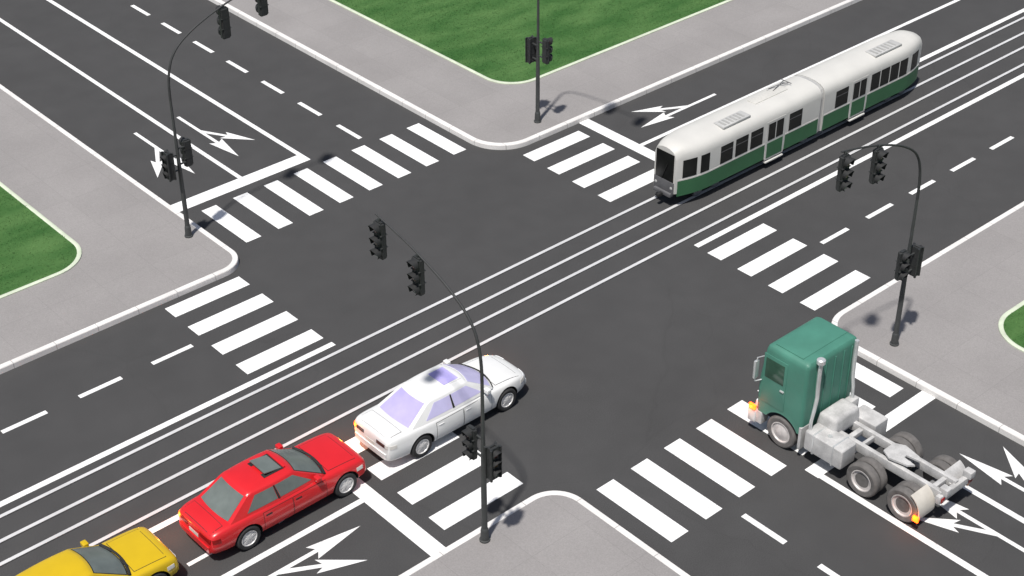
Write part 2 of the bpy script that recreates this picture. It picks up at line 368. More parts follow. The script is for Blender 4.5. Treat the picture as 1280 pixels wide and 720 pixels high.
# ------------------------------------------------------------------ traffic signals
def signal_head(root, name, c, face, big=.86, lateral=None):
    """three lens head: c = centre of the housing (local), face = unit vector the lenses look along"""
    F = Vector(face); S = Vector((0, 0, 1)).cross(F); c = Vector(c); H, W, D = 1.3 * big, .40 * big, .24 * big
    def loc(a, s_, z): return c + F * a + S * s_ + Vector((0, 0, z))
    b = MB()
    bm = bmesh.new(); bmesh.ops.create_cube(bm, size=1)
    for v in bm.verts: v.co = loc(v.co.x * D, v.co.y * W, v.co.z * H)
    bmesh.ops.bevel(bm, geom=list(bm.edges), offset=.05, segments=3, affect='EDGES'); bm.verts.index_update()
    b.add([v.co for v in bm.verts], [[v.index for v in q.verts] for q in bm.faces], 0, True); bm.free()
    for z in (-.2167, .2167):                                  # joints between the three sections
        bm = bmesh.new(); bmesh.ops.create_cube(bm, size=1)
        for v in bm.verts: v.co = loc(v.co.x * (D + .012), v.co.y * (W + .012), z * big + v.co.z * .02)
        bm.verts.index_update(); b.add([v.co for v in bm.verts], [[v.index for v in q.verts] for q in bm.faces]); bm.free()
    h = b.build(name, M['head'], root)
    for z, m in ((.433, 'lens_r'), (0, 'lens_a'), (-.433, 'lens_g')):
        o = loc(D / 2, 0, z * big)
        MB().lathe(o, F, [(-.01, .16 * big), (.012, .16 * big), (.03, .12 * big), (.04, .02)], 20).build('lens', M[m], h)
        # visor: tunnel open below
        v = MB(); n = 18; rings = []
        for k in range(n + 1):
            t = R(-40) + R(260) * k / n; ca, sa = math.cos(t), math.sin(t)
            ln = .24 * big * (.55 + .45 * max(0, sa))
            rings.append([o + S * ca * q * big + Vector((0, 0, sa * q * big)) + F * a for a, q in ((-.004, .185), (ln, .185), (ln, .172), (-.004, .172))])
        v.loft(rings).build('visor', M['hood'], h)
    return h
SIGN = None
def make_signal():
    t = thing('traffic_signal', '', 'traffic light', (0, 0, .196), 'mast arm traffic signals on the street corners')
    L = lambda *p: Vector(p) + Vector((0, 0, .196))
    MB().lathe((0, 0, .196), (0, 0, 1), [(0, .15), (.05, .15), (.06, .12), (.36, .11), (.44, .095), (.46, .075)], 20).build('base', M['pole'], t)
    MB().tube([L(0, 0, .4), L(0, 0, 2.), L(0, 0, 4.), L(0, 0, 5.4)], [.085, .08, .052, .045], 14).build('pole', M['pole'], t)
    key = [(0, 5.0), (0, 5.36), (.02, 5.9), (.1, 6.4), (.27, 6.84), (.57, 7.2), (1.05, 7.52), (1.6, 7.78), (2.4, 8.07), (3.2, 8.29), (4.15, 8.5), (4.6, 8.58)]
    arm = []
    for k in range(1, len(key) - 2):                           # smooth curve through the key points
        p0, p1, p2, p3 = (Vector(q) for q in key[k - 1:k + 3])
        for m_ in range(5):
            q = m_ / 5; arm.append(.5 * ((2 * p1) + (p2 - p0) * q + (2 * p0 - 5 * p1 + 4 * p2 - p3) * q * q + (3 * p1 - p0 - 3 * p2 + p3) * q ** 3))
    arm.append(Vector(key[-2])); na = len(arm) - 1
    MB().tube([L(a, 0, z) for a, z in arm], [.046 - .02 * k / na for k in range(na + 1)], 12).build('mast_arm', M['mast'], t)
    for a, z in ((2.42, 7.44), (3.98, 7.80)):
        h = signal_head(t, 'signal_head', L(a, .02, z), (0, 1, 0))
        MB().box(a - .03, a + .03, -.02, .05, z + .196 + .54, z + .196 + .66, .01).build('hanger', M['pole'], h)
    for a, z, fc, b, d in ((.40, 3.2, (0, 1, 0), .80, .05), (-.40, 3.0, (-1, 0, 0), .72, 0)):
        h = signal_head(t, 'signal_head', L(a, d, z), fc, b)
        for dz in (-.3, .3): MB().box(min(0, a), max(0, a), -.025, .025, z + dz + .17, z + dz + .22, .008).build('bracket', M['pole'], h)
    return t
def kids(o): return [c for c in bpy.data.objects if c.parent == o]
def copy_tree(o, parent=None):
    c = o.copy(); COL.objects.link(c)
    if parent: c.parent = parent
    for ch in kids(o): copy_tree(ch, c)
    return c
SIG = [((20.93, 24.74), 90, 'dark traffic signal at the near corner, its mast passing in front of the white car'),
       ((36.63, 22.9), 180, 'dark traffic signal with curved arm on the sidewalk beyond the green truck'),
       ((23.42, 43.62), 0, 'dark traffic signal on the corner farthest left, beside the end of a stop line'),
       ((38.44, 41.73), -90, 'dark traffic signal standing in front of the large lawn, left of the tram')]
proto = make_signal()
for i, ((x, y), a, lab) in enumerate(SIG):
    o = proto if i == 0 else copy_tree(proto)
    o['label'] = lab
sigs = sorted([q for q in bpy.data.objects if q.type == 'EMPTY' and q.name.startswith('traffic_signal')], key=lambda q: q.name)
for o, ((x, y), a, lab) in zip(sigs, SIG):
    o.location = (x, y, .196); o.rotation_euler = (0, 0, R(a)); o['label'] = lab

# ------------------------------------------------------------------ cars
def bake(o):
    """apply an object's modifiers without operators"""
    dg = bpy.context.evaluated_depsgraph_get(); dg.update()
    me = bpy.data.meshes.new_from_object(o.evaluated_get(dg)); old = o.data
    o.modifiers.clear(); o.data = me; me.name = o.name; return o
def cut(o, cutter, m):
    c = cutter.build('cutter', m); md = o.modifiers.new('b', 'BOOLEAN'); md.object = c; md.operation = 'DIFFERENCE'; md.solver = 'EXACT'
    md.material_mode = 'TRANSFER'
    bake(o); bpy.data.objects.remove(c)
def wheel(root, c, ax, rad, wid, tm, rm, dish=.03, hubr=.62, spokes=True):
    """ax: outward unit vector"""
    c = Vector(c); ax = Vector(ax); r_ = rad
    t = MB().lathe(c, ax, [(-wid / 2, .62 * r_), (-wid / 2, .9 * r_), (-wid / 2 + .035, .98 * r_), (-wid / 4, r_), (wid / 4, r_), (wid / 2 - .035, .98 * r_), (wid / 2, .9 * r_), (wid / 2 + .004, .78 * r_), (wid / 2 - .015, .64 * r_), (wid / 2 - .06, .6 * r_)], 32).build('wheel', tm, root)
    b = MB().lathe(c, ax, [(wid / 2 - .1, .655 * r_), (wid / 2 - .012, .655 * r_), (wid / 2 - .008, .60 * r_), (wid / 2 - .05, .56 * r_), (wid / 2 - .05 + dish, .2 * r_), (wid / 2 - .04 + dish, .12 * r_), (wid / 2 - .04 + dish, .01)], 28)
    if spokes:
        u_ = ax.orthogonal().normalized(); v_ = ax.cross(u_)
        for k in range(7):
            a = 2 * math.pi * k / 7; d = u_ * math.cos(a) + v_ * math.sin(a); s_ = ax.cross(d)
            p = [c + ax * (wid / 2 - .05 + dd) + d * rr * r_ + s_ * ww for rr, ww, dd in ((.15, -.03, dish + .008), (.15, .03, dish + .008), (.58, .04, .02), (.58, -.04, .02))]
            q = [x - ax * .03 for x in p]
            b.add(p + q, [[0, 1, 2, 3], [0, 4, 5, 1], [1, 5, 6, 2], [2, 6, 7, 3], [3, 7, 4, 0]])
    b.build('rim', rm, t); return t

def make_car(label, x_rear, yc, K):
    L = K['L']; paint = K['paint']
    root = thing('sedan_car', label, 'car', (x_rear + L / 2, yc, 0), 'sedans queueing at the crossing')
    W = lambda x, y, z: Vector((x_rear + x, yc + y, z))
    rings = []
    for x, hw, zb, zt in K['st']:
        h = [(.0, zb), (.55 * hw, zb), (.86 * hw, zb + .01), (.965 * hw, zb + .1), (hw, zb + .45 * (zt - zb)), (.985 * hw, zt - .24), (.955 * hw, zt - .09), (.89 * hw, zt - .012), (.6 * hw, zt + .015), (0, zt + .03)]
        ring = h + [(-y, z) for y, z in h[-2:0:-1]]
        rings.append([W(x, y, z) for y, z in ring])
    b = MB().loft(rings, m=0)
    body = b.build('body', [paint, M['black']], root, sharp=180)
    md = body.modifiers.new('s', 'SUBSURF'); md.levels = 2; md.render_levels = 2
    bake(body)
    c = MB()
    for xw in K['wx']:
        for sy in (-1, 1): c.lathe(W(xw, sy * .66, K['wr'] + .01), (0, sy, 0), [(0, K['wr'] * 1.17), (.6, K['wr'] * 1.17)], 40, smooth=False)
    cut(body, c, M['black'])
    for p in body.data.polygons: p.use_smooth = True
    bm = bmesh.new(); bm.from_mesh(body.data)
    for e in bm.edges:
        if len(e.link_faces) == 2 and e.calc_face_angle(0) > R(38): e.smooth = False
    bm.to_mesh(body.data); bm.free()
    loc = s_loc(root)
    bvh = BVHTree.FromPolygons([v.co + loc for v in body.data.vertices], [list(p.vertices) for p in body.data.polygons])
    def side(sy):
        def P(x, z):
            h = bvh.ray_cast(W(x, sy * 3, z), Vector((0, -sy, 0)))[0]
            return h if h is not None else W(x, sy * .9, z)
        return P
    def topP(x, y):
        h = bvh.ray_cast(W(x, y, 3), Vector((0, 0, -1)))[0]
        return h if h is not None else W(x, y, 1)
    def endP(sx):
        def P(y, z):
            h = bvh.ray_cast(W(L / 2 + sx * 5, y, z), Vector((-sx, 0, 0)))[0]
            return h if h is not None else W(L / 2 + sx * L / 2, y, z)
        return P
    # --- cabin
    G = K['cab']; lerp = lambda a, b_, t: a + (b_ - a) * t
    zc = lambda v: lerp(G['zb'], G['zt'], v); hw = lambda v: lerp(G['hb'], G['ht'], v)
    cf = lambda v: lerp(G['xfb'], G['xrf'], v); cr = lambda v: lerp(G['xrb'], G['xrr'], v)
    def Pf(t, v): return W(cf(v) + G['bowf'] * (1 - t * t) * (1 - .45 * v), t * hw(v), zc(v) + .02 * (1 - t * t) * v)
    def Pr(t, v): return W(cr(v) - G['bowr'] * (1 - t * t) * (1 - .45 * v), t * hw(v), zc(v) + .02 * (1 - t * t) * v)
    def Ps(sy):
        def P(s, v): return W(lerp(cr(v), cf(v), s), sy * (hw(v) + .16 * s * (1 - s)), zc(v))
        return P
    def loop(v):
        p = [Pf(-1 + 2 * k / 12, v) for k in range(12)] + [Ps(1)(1 - k / 14, v) for k in range(14)]
        return p + [Pr(1 - 2 * k / 12, v) for k in range(12)] + [Ps(-1)(k / 14, v) for k in range(14)]
    rg = [loop(v) for v in (0, .2, .4, .6, .8, .93, 1.)]
    top = rg[-1]; cen = sum(top, Vector()) / len(top)
    for sc, dz in ((.965, .022), (.90, .04), (.78, .055), (.55, .072), (.3, .08), (.05, .083)):
        rg.append([cen + (p - cen) * sc + Vector((0, 0, dz - (p.z - cen.z) * (1 - sc) * .0)) for p in top])
    cabin = MB().loft(rg).build('cabin', paint, root, sharp=50)
    gl, gs = K['glass'], K['side_glass']
    tr = MB(); tr.sheet(Pf, -.93, .93, .05, .965, 12, 8, .006, .03); tr.build('windscreen_seal', K['seal'], root)
    MB().sheet(Pf, -.9, .9, .09, .94, 12, 8, .011, .03).build('windscreen', K['front_glass'], root)
    MB().sheet(Pr, -.84, .84, .1, .92, 12, 8, .009, .03, flip=True).build('rear_window', gl, root)
    for sy in (-1, 1):
        P = Ps(sy); fl = sy > 0
        for s0, s1 in K['sw']: MB().sheet(P, s0, s1, .17, .88, 8, 5, .008, .03, flip=fl).build('side_window', gs, root)
        pl = MB(); pl.sheet(P, K['sw'][0][1] + .005, K['sw'][1][0] - .005, .14, .9, 2, 5, .012, .03, flip=fl); pl.build('door_pillar', M['black'], root)
        S = side(sy)
        for x0, x1 in K['doors']:
            sm = MB(); sm.sheet(S, x0 - .014, x1 + .014, .336, .97, 8, 8, .0025, .02, flip=fl)
            d = MB(); d.sheet(S, x0, x1, .35, .955, 8, 8, .006, .02, flip=fl); d = d.build('door', paint, root)
            sm.build('door_seam', M['black'], d)
            hx = x0 + .16; p = S(hx, .86)
            MB().box(p.x - .1, p.x + .1, p.y - .02, p.y + .02, p.z - .02, p.z + .02, .012).build('handle', K['handle'], d)
        # mirror
        m = P(.93, .12); mb = MB().box(m.x - .09, m.x + .07, m.y + sy * .05 - .02 if sy > 0 else m.y - .24, m.y + .24 if sy > 0 else m.y - .03, m.z + .0, m.z + .15, .035, seg=3)
        mb.build('wing_mirror', K['mirror'], root)
        # lamps follow the skin of the body
        E0, E1 = endP(-1), endP(1)
        a, c_ = (.34, .70) if sy > 0 else (-.70, -.34)
        MB().sheet(E1, a, c_ - (.0 if sy < 0 else .06), K['hz'] - .07, K['hz'] + .07, 6, 3, .012, .05).build('headlight', M['headlamp'], root)
        a2, c2 = (.30, .675) if sy > 0 else (-.675, -.30)
        MB().sheet(E0, a2, c2, K['tz'] - .055, K['tz'] + .055, 6, 3, .012, .05, flip=True).build('tail_light', K['tail'], root)
        lit = M['amber_lit'] if sy > 0 else K['ts']
        MB().sheet(S, .08, .30, K['tz'] - .07, K['tz'] + .045, 4, 3, .014, .05, flip=fl).build('turn_signal', lit, root)
        MB().sheet(S, L - .42, L - .2, K['hz'] - .05, K['hz'] + .06, 4, 3, .014, .05, flip=fl).build('turn_signal', lit if sy > 0 else M['clear'], root)
        MB().sheet(E0, sy * .735 - .05, sy * .735 + .05, K['tz'] - .06, K['tz'] + .06, 3, 3, .02, .05, flip=True).build('turn_signal', lit, root)
        for xw in K['wx']:
            wheel(root, W(xw, sy * (K['wy']), K['wr']), (0, sy, 0), K['wr'], .25, M['rubber'], M['rim'])
    # bumpers, plate, bonnet and boot seams
    E0, E1 = endP(-1), endP(1)
    MB().sheet(E0, -.72, .72, .42, .62, 14, 3, .035, .08, flip=True).build('bumper', K['bump'], root)
    MB().sheet(E1, -.66, .66, .42, .58, 14, 3, .03, .08).build('bumper', K['bump'], root)
    MB().sheet(E0, -.22, .22, .66, .77, 4, 2, .008, .03, flip=True).build('licence_plate', M['plate'], root)
    MB().sheet(E1, -.3, .3, .6, .68, 6, 2, .008, .03).build('grille', M['black'], root)
    x0, x1 = K['hood']
    h = MB().sheet(topP, x0, x1, -.7, .7, 8, 8, .006, .03).build('bonnet', paint, root)
    MB().sheet(topP, x0 - .016, x1 + .016, -.716, .716, 8, 8, .002, .02).build('bonnet_seam', M['black'], h)
    x0, x1 = K['boot']
    h = MB().sheet(topP, x0, x1, -.68, .68, 4, 8, .006, .03).build('boot_lid', paint, root)
    MB().sheet(topP, x0 - .014, x1 + .014, -.694, .694, 4, 8, .002, .02).build('boot_seam', M['black'], h)
    # wiper line at the foot of the windscreen
    wp = MB()
    MB().tube([Pf(-.96 + 1.92 * k / 14, .02) + Vector((.02, 0, .015)) for k in range(15)], K['cowl'], 8).build('cowl_strip', M['black'], root)
    for t0, t1 in ((-.75, -.05), (.05, .75)): wp.tube([Pf(t0 + (t1 - t0) * k / 6, .03 + .1 * k / 6) + Vector((.03, 0, .03)) for k in range(7)], .014, 6)
    wp.build('wiper', M['black'], root)
    # sunroof
    zr = cen.z
    if not K['sun']: return root, W, zr
    a, b_, ww = K['sun']
    rz = lambda x: zr + .062
    MB().box(x_rear + a - .05, x_rear + b_ + .05, yc - ww - .05, yc + ww + .05, zr + .02, zr + .077, .01).build('sunroof_frame', K['sunframe'], root)
    sp = MB(); lift = K['lift']
    pts = [W(a, -ww, zr + .085 + lift), W(b_, -ww, zr + .084), W(b_, ww, zr + .084), W(a, ww, zr + .085 + lift)]
    q = [p + Vector((0, 0, -.03)) for p in pts]
    sp.add(pts + q, [[0, 1, 2, 3], [7, 6, 5, 4], [0, 4, 5, 1], [1, 5, 6, 2], [2, 6, 7, 3], [3, 7, 4, 0]]); sp.build('sunroof', gl, root)
    return root, W, zr

ST_A = [(0.0, .78, .42, .80), (.05, .85, .34, .96), (.22, .905, .31, 1.05), (.6, .925, .28, 1.085), (1.2, .93, .26, 1.09), (2.0, .93, .25, 1.08), (2.9, .93, .25, 1.06), (3.6, .935, .26, 1.06), (4.1, .935, .27, 1.04), (4.6, .935, .28, 1.02), (4.95, .92, .30, .99), (5.14, .89, .33, .93), (5.22, .83, .40, .80)]
A = dict(L=5.22, st=ST_A, wx=(1.15, 4.42), wr=.385, wy=.80, hz=.74, tz=.83, seal=M['black'], cowl=.04, glass=M['glass_grey'], front_glass=M['glass_grey'], side_glass=M['glass_grey'],
         sw=((.16, .50), (.535, .90)), doors=((1.68, 2.62), (2.66, 3.74)), hood=(3.98, 4.9), boot=(.12, .5), sun=(2.15, 2.70, .36), lift=.10,
         cab=dict(zb=1.04, zt=1.58, hb=.80, ht=.63, xfb=3.80, xrf=2.9, xrb=.66, xrr=1.42, bowf=.17, bowr=.10), sunframe=M['black'], tail=M['tail'])
red = dict(A, paint=M['red'], ts=M['tail'], handle=M['black'], mirror=M['red'], bump=M['red'])
yel = dict(A, paint=M['yellow'], ts=M['tail'], handle=M['black'], mirror=M['yellow'], bump=M['yellow'], lift=.0, sun=None)
ST_B = [(0.0, .75, .40, .92), (.05, .84, .32, 1.07), (.22, .90, .29, 1.12), (.6, .93, .26, 1.11), (1.2, .945, .24, 1.085), (2.0, .95, .23, 1.08), (2.9, .95, .23, 1.06), (3.6, .95, .24, 1.03), (4.2, .94, .25, .99), (4.75, .92, .26, .97), (5.15, .85, .28, .90), (5.42, .73, .31, .81), (5.53, .57, .36, .70)]
wht = dict(A, L=5.53, st=ST_B, wx=(1.2, 4.5), paint=M['white'], ts=M['clear'], handle=M['white'], mirror=M['white'], bump=M['white'], seal=M['white'], cowl=.018, glass=M['glass_lilac'], front_glass=M['glass_pale'], side_glass=M['glass_pale'],
           hz=.72, tz=.88, doors=((1.75, 2.75), (2.79, 3.85)), hood=(4.2, 5.12), boot=(.14, .62), sun=(2.5, 3.05, .36), lift=.01, tail=M['tail_dark'],
           cab=dict(zb=1.04, zt=1.57, hb=.82, ht=.61, xfb=4.0, xrf=3.15, xrb=.85, xrr=1.72, bowf=.24, bowr=.16), sunframe=M['white'])
c1, W1, z1 = make_car('red sedan with open sunroof between the yellow car and the white car', 14.95, 29.80, red)
# raised sunroof deflector of the red car
c2, W2, z2 = make_car('yellow sedan behind the red car, cut off by the picture edge', 8.84, 29.90, yel)
c3, W3, z3 = make_car('white sedan with lilac windows standing on the crosswalk at the front of the queue', 20.85, 29.70, wht)
MB().box(W1(2.74, 0, 0).x, W1(2.80, 0, 0).x, W1(0, -.4, 0).y, W1(0, .4, 0).y, z1 + .04, z1 + .12, .015).build('wind_deflector', M['red'], c1)

def bulb(part, p, w=11.):
    l = bpy.data.lights.new('turn_signal_bulb', 'POINT'); l.energy = w; l.color = (1., .26, .03); l.shadow_soft_size = .06
    o = bpy.data.objects.new('turn_signal_bulb', l); COL.objects.link(o); o.parent = part; o.location = Vector(p) - s_loc(part)
for rt, xr, L_, yy in ((c1, 14.95, 5.22, 29.80), (c2, 8.84, 5.22, 29.90), (c3, 20.85, 5.53, 29.70)):
    lit = [k for k in kids(rt) if k.name.startswith('turn_signal') and k.data.materials[0] == M['amber_lit']]
    if xr > 10: bulb(lit[0], (xr - .12, yy + .98, .7), 15.)
    bulb(lit[1], (xr + L_ - .1, yy + 1.12, .6), 15.)

# ------------------------------------------------------------------ truck
def make_truck():
    root = thing('tractor_truck', 'green cab-over tractor truck without trailer, bare grey chassis behind its cab', 'truck', (31.26, 19.8, 0))
    x0, x1 = 30.12, 32.40; yb, yf = 21.42, 23.10
    # cab: loft of horizontal outlines, slightly raked front
    def ring(z, k, yfr, dx=0., rad=.12, n=5):
        p = []
        for cx, cy, a0 in ((x1 - dx - rad, yfr - rad, 0), (x0 + dx + rad, yfr - rad, 90), (x0 + dx + rad, yb + k + rad, 180), (x1 - dx - rad, yb + k + rad, 270)):
            for i in range(n): t = R(a0 + 90 * i / (n - 1)); p.append((cx + rad * math.cos(t), cy + rad * math.sin(t), z))
        return p
    cab = MB().loft([ring(.86, 0, 23.12), ring(1.6, 0, 23.14), ring(2.1, 0, 23.12), ring(3.12, 0, 22.98), ring(3.24, .02, 22.94, .03), ring(3.30, .07, 22.86, .09), ring(3.325, .2, 22.7, .22, .1)])
    cab = cab.build('cab', [M['teal'], M['black']], root, sharp=40)
    c = MB()
    for sx, xx in ((-1, 30.0), (1, 32.52)): c.lathe((xx, 22.15, .53), (-sx, 0, 0), [(0, .66), (.62, .66)], 36, smooth=False)
    cut(cab, c, M['black'])
    for p in cab.data.polygons: p.use_smooth = True
    bm = bmesh.new(); bm.from_mesh(cab.data)
    for e in bm.edges:
        if len(e.link_faces) == 2 and e.calc_face_angle(0) > R(35): e.smooth = False
    bm.to_mesh(cab.data); bm.free()
    # rear wall ribs
    rb = MB()
    for x in (30.55, 30.95, 31.35, 31.75, 32.1): rb.box(x - .02, x + .02, yb - .022, yb + .02, 1.0, 3.1, .006)
    rb.build('rear_rib', M['teal'], cab)
    MB().box(x0 + .16, x1 - .16, 21.75, 22.75, 3.30, 3.345, .015).build('roof_panel', M['teal'], cab)
    gl = M['glass_dark']
    # windscreen (two panes) leaning with the cab front
    fy = lambda z: 23.12 - (z - 2.1) * (.14 / 1.02)
    for a, b in ((x0 + .16, 31.24), (31.28, x1 - .16)):
        MB().add([(a, fy(2.1) + .012, 2.1), (b, fy(2.1) + .012, 2.1), (b, fy(3.0) + .012, 3.0), (a, fy(3.0) + .012, 3.0), (a, fy(2.1) - .03, 2.1), (b, fy(2.1) - .03, 2.1), (b, fy(3.0) - .03, 3.0), (a, fy(3.0) - .03, 3.0)],
                 [[0, 1, 2, 3], [0, 4, 5, 1], [1, 5, 6, 2], [2, 6, 7, 3], [3, 7, 4, 0]]).build('windscreen', gl, root)
    gr = MB().box(30.62, 31.9, 23.1, 23.16, 1.05, 1.85, .02)
    for k in range(6): gr.box(30.66, 31.86, 23.155, 23.185, 1.1 + .125 * k, 1.16 + .125 * k, .008)
    gr.build('grille', M['chrome'], root)
    MB().box(30.08, 32.44, 23.08, 23.38, .36, .80, .05, seg=3).build('bumper', M['chrome'], root)
    for x in (30.34, 32.18):
        MB().box(x - .15, x + .15, 23.12, 23.19, .9, 1.14, .02).build('headlight', M['headlamp'], root)
    # indicators: left pair is lit
    MB().box(30.05, 30.13, 23.1, 23.34, .84, 1.0, .015).build('turn_signal', M['amber_lit'], root)
    bulb(kids(root)[-1] if False else [k for k in kids(root) if k.name.startswith('turn_signal')][0], (29.95, 23.34, .8), 4.)
    MB().box(32.39, 32.47, 23.1, 23.34, .84, 1.0, .015).build('turn_signal', M['amber'], root)
    for sx, xs in ((-1, x0), (1, x1)):
        d = MB().box(xs - .014 if sx < 0 else xs - .02, xs + .02 if sx < 0 else xs + .014, 22.12, 22.98, 1.3, 3.0, .006).build('door', M['teal'], root)
        MB().box(xs - .024 if sx < 0 else xs - .02, xs + .02 if sx < 0 else xs + .024, 22.22, 22.9, 2.2, 2.88, .006).build('door_window', mat('tinted_door_glass', (.03, .075, .05), .15) if sx < 0 else gl, d)
        MB().box(xs - .05 if sx < 0 else xs, xs if sx < 0 else xs + .05, 22.16, 22.3, 1.98, 2.03, .01).build('handle', M['chrome'], d)
        # mirror on a tubular bracket
        mx = xs + sx * .2
        a = MB().tube([(xs, 23.0, 2.85), (mx, 23.08, 2.85), (mx, 23.1, 2.0), (xs, 23.02, 2.0)], .02, 8).build('mirror_arm', M['chrome'], root)
        MB().box(mx - .09, mx + .09, 23.06, 23.14, 2.12, 2.74, .025).build('mirror', M['chrome'], a)
        # front mudguard behind the wheel, and steps
        MB().box(xs - .01 if sx < 0 else xs - .5, xs + .5 if sx < 0 else xs + .01, 21.40, 21.5, .34, 1.12, .02).build('mudguard', M['chassis'], root)
        MB().box(xs - .02 if sx < 0 else xs - .3, xs + .3 if sx < 0 else xs + .02, 22.86, 23.1, .42, .86, .03).build('step', M['chassis'], root)
    # exhaust stacks up the rear wall, kinked outwards low down
    for x, kx in ((30.50, -.26), (32.12, .0)):
        MB().tube([(x + kx, 21.2, .95), (x + kx, 21.2, 1.45), (x + kx * .6, 21.22, 1.75), (x, 21.28, 2.1), (x, 21.3, 2.6), (x, 21.3, 3.35)], [.05, .05, .055, .06, .065, .065], 12).build('exhaust_stack', M['chrome'], root)
    MB().lathe((30.5, 21.3, 3.33), (0, 0, 1), [(0, .06), (0, .13), (.12, .13), (.15, .09), (.15, .02)], 18).build('exhaust_cap', M['chrome'], root)
    # chassis
    for x in (30.92, 31.60):
        b = MB().box(x - .07, x + .07, 17.1, 22.6, .78, 1.06, .012); b.build('frame_rail', M['chassis'], root)
    for y, w_ in ((20.35, .16), (19.9, .1), (18.6, .2), (17.45, .14)):
        MB().box(30.99, 31.53, y - w_ / 2, y + w_ / 2, .84, 1.0, .012).build('cross_member', M['chassis'], root)
    MB().box(30.62, 31.9, 20.62, 21.36, .9, 1.5, .14, seg=4, top=.86).build('engine_cover', M['chassis'], root)
    # fuel tank and battery box beside the rails
    t = MB().box(30.1, 30.78, 19.92, 21.28, .48, 1.16, .08, seg=3).build('fuel_tank', M['chassis'], root)
    for y in (20.25, 20.95): MB().box(30.09, 30.79, y - .03, y + .03, .47, 1.172, .02).build('tank_strap', M['chrome'], t)
    MB().lathe((30.4, 20.6, 1.15), (0, 0, 1), [(0, .07), (.05, .07), (.055, .01)], 14).build('tank_cap', M['chrome'], t)
    MB().box(31.78, 32.4, 20.05, 20.95, .5, 1.12, .05, seg=3).build('battery_box', M['chassis'], root)
    MB().box(31.86, 32.3, 21.05, 21.32, .7, 1.35, .05).build('air_tank', M['chassis'], root)
    # fifth wheel coupling plate with its horseshoe slot
    n = 22; pts = []
    for k in range(n + 1): t = R(200 + 320 * k / n + 0); pts.append((31.26 + .46 * math.cos(t + R(90) - R(0)), 18.75 + .46 * math.sin(t + R(90))))
    fw = MB().poly([(30.86, 18.9), (30.98, 18.35), (31.14, 18.2), (31.20, 18.62), (31.32, 18.62), (31.38, 18.2), (31.54, 18.35), (31.66, 18.9), (31.5, 19.2), (31.02, 19.2)], 1.13, 1.19)
    fw.box(30.95, 31.57, 18.72, 18.9, 1.05, 1.13, .01).build('fifth_wheel', M['chassis'], root)
    for y in (19.22, 17.82):
        MB().tube([(30.4, y, .53), (32.12, y, .53)], .085, 12).build('axle', M['chassis_dark'], root)
    MB().tube([(30.4, 22.15, .53), (32.12, 22.15, .53)], .07, 12).build('axle', M['chassis_dark'], root)
    for sx, xs in ((-1, 30.27), (1, 32.25)):
        wheel(root, (xs, 22.15, .53), (sx, 0, 0), .53, .3, M['rubber_old'], M['rim_old'], dish=.05, spokes=False)
        for y in (19.22, 17.82):
            wheel(root, (xs + .0, y, .53), (sx, 0, 0), .53, .27, M['rubber_old'], M['rim_old'], dish=-.03, spokes=False)
            wheel(root, (xs - sx * .31, y, .53), (sx, 0, 0), .53, .27, M['rubber_old'], M['rim_old'], dish=-.03, spokes=False)
        # quarter fender wrapped round the back of the last wheels
        xa, xb = (30.13, 30.86) if sx < 0 else (31.66, 32.39); rg = []
        for k in range(13):
            t = R(66 - 84 * k / 12); c_, s_n = math.cos(t), math.sin(t)
            rg.append([(x, 17.82 - q * c_, .53 + q * s_n) for x, q in ((xa, .565), (xb, .565), (xb, .595), (xa, .595))])
        MB().loft(rg, smooth=True).build('fender', M['fender_glow'] if sx < 0 else M['chassis'], root)
        MB().box(30.86 if sx < 0 else 31.5, 31.02 if sx < 0 else 31.66, 17.22, 17.30, .84, .92, .01).build('fender_bracket', M['chassis'], root)
    # rear quarter fenders over the last axle, and the tail bar with its lamps
    MB().box(30.72, 32.25, 17.02, 17.18, .72, .98, .03).build('tail_bar', M['chassis'], root)
    for x in (31.0, 32.1):
        MB().box(x - .12, x + .12, 16.93, 17.2, .95, 1.18, .03).build('tail_bracket', M['chassis'], root)
    for x in (30.84, 32.14): MB().box(x - .07, x + .07, 16.985, 17.03, .77, .92, .012).build('tail_light', M['tail'], root)
    MB().box(30.06, 30.13, 17.20, 17.38, .34, .52, .012).build('turn_signal', M['amber_lit'], root)
    bulb([k for k in kids(root) if k.name.startswith('turn_signal') and k.data.materials[0] == M['amber_lit']][1], (29.98, 17.32, .5), 4.)
    MB().box(32.39, 32.46, 17.20, 17.38, .34, .52, .012).build('turn_signal', M['amber'], root)
    return root
make_truck()

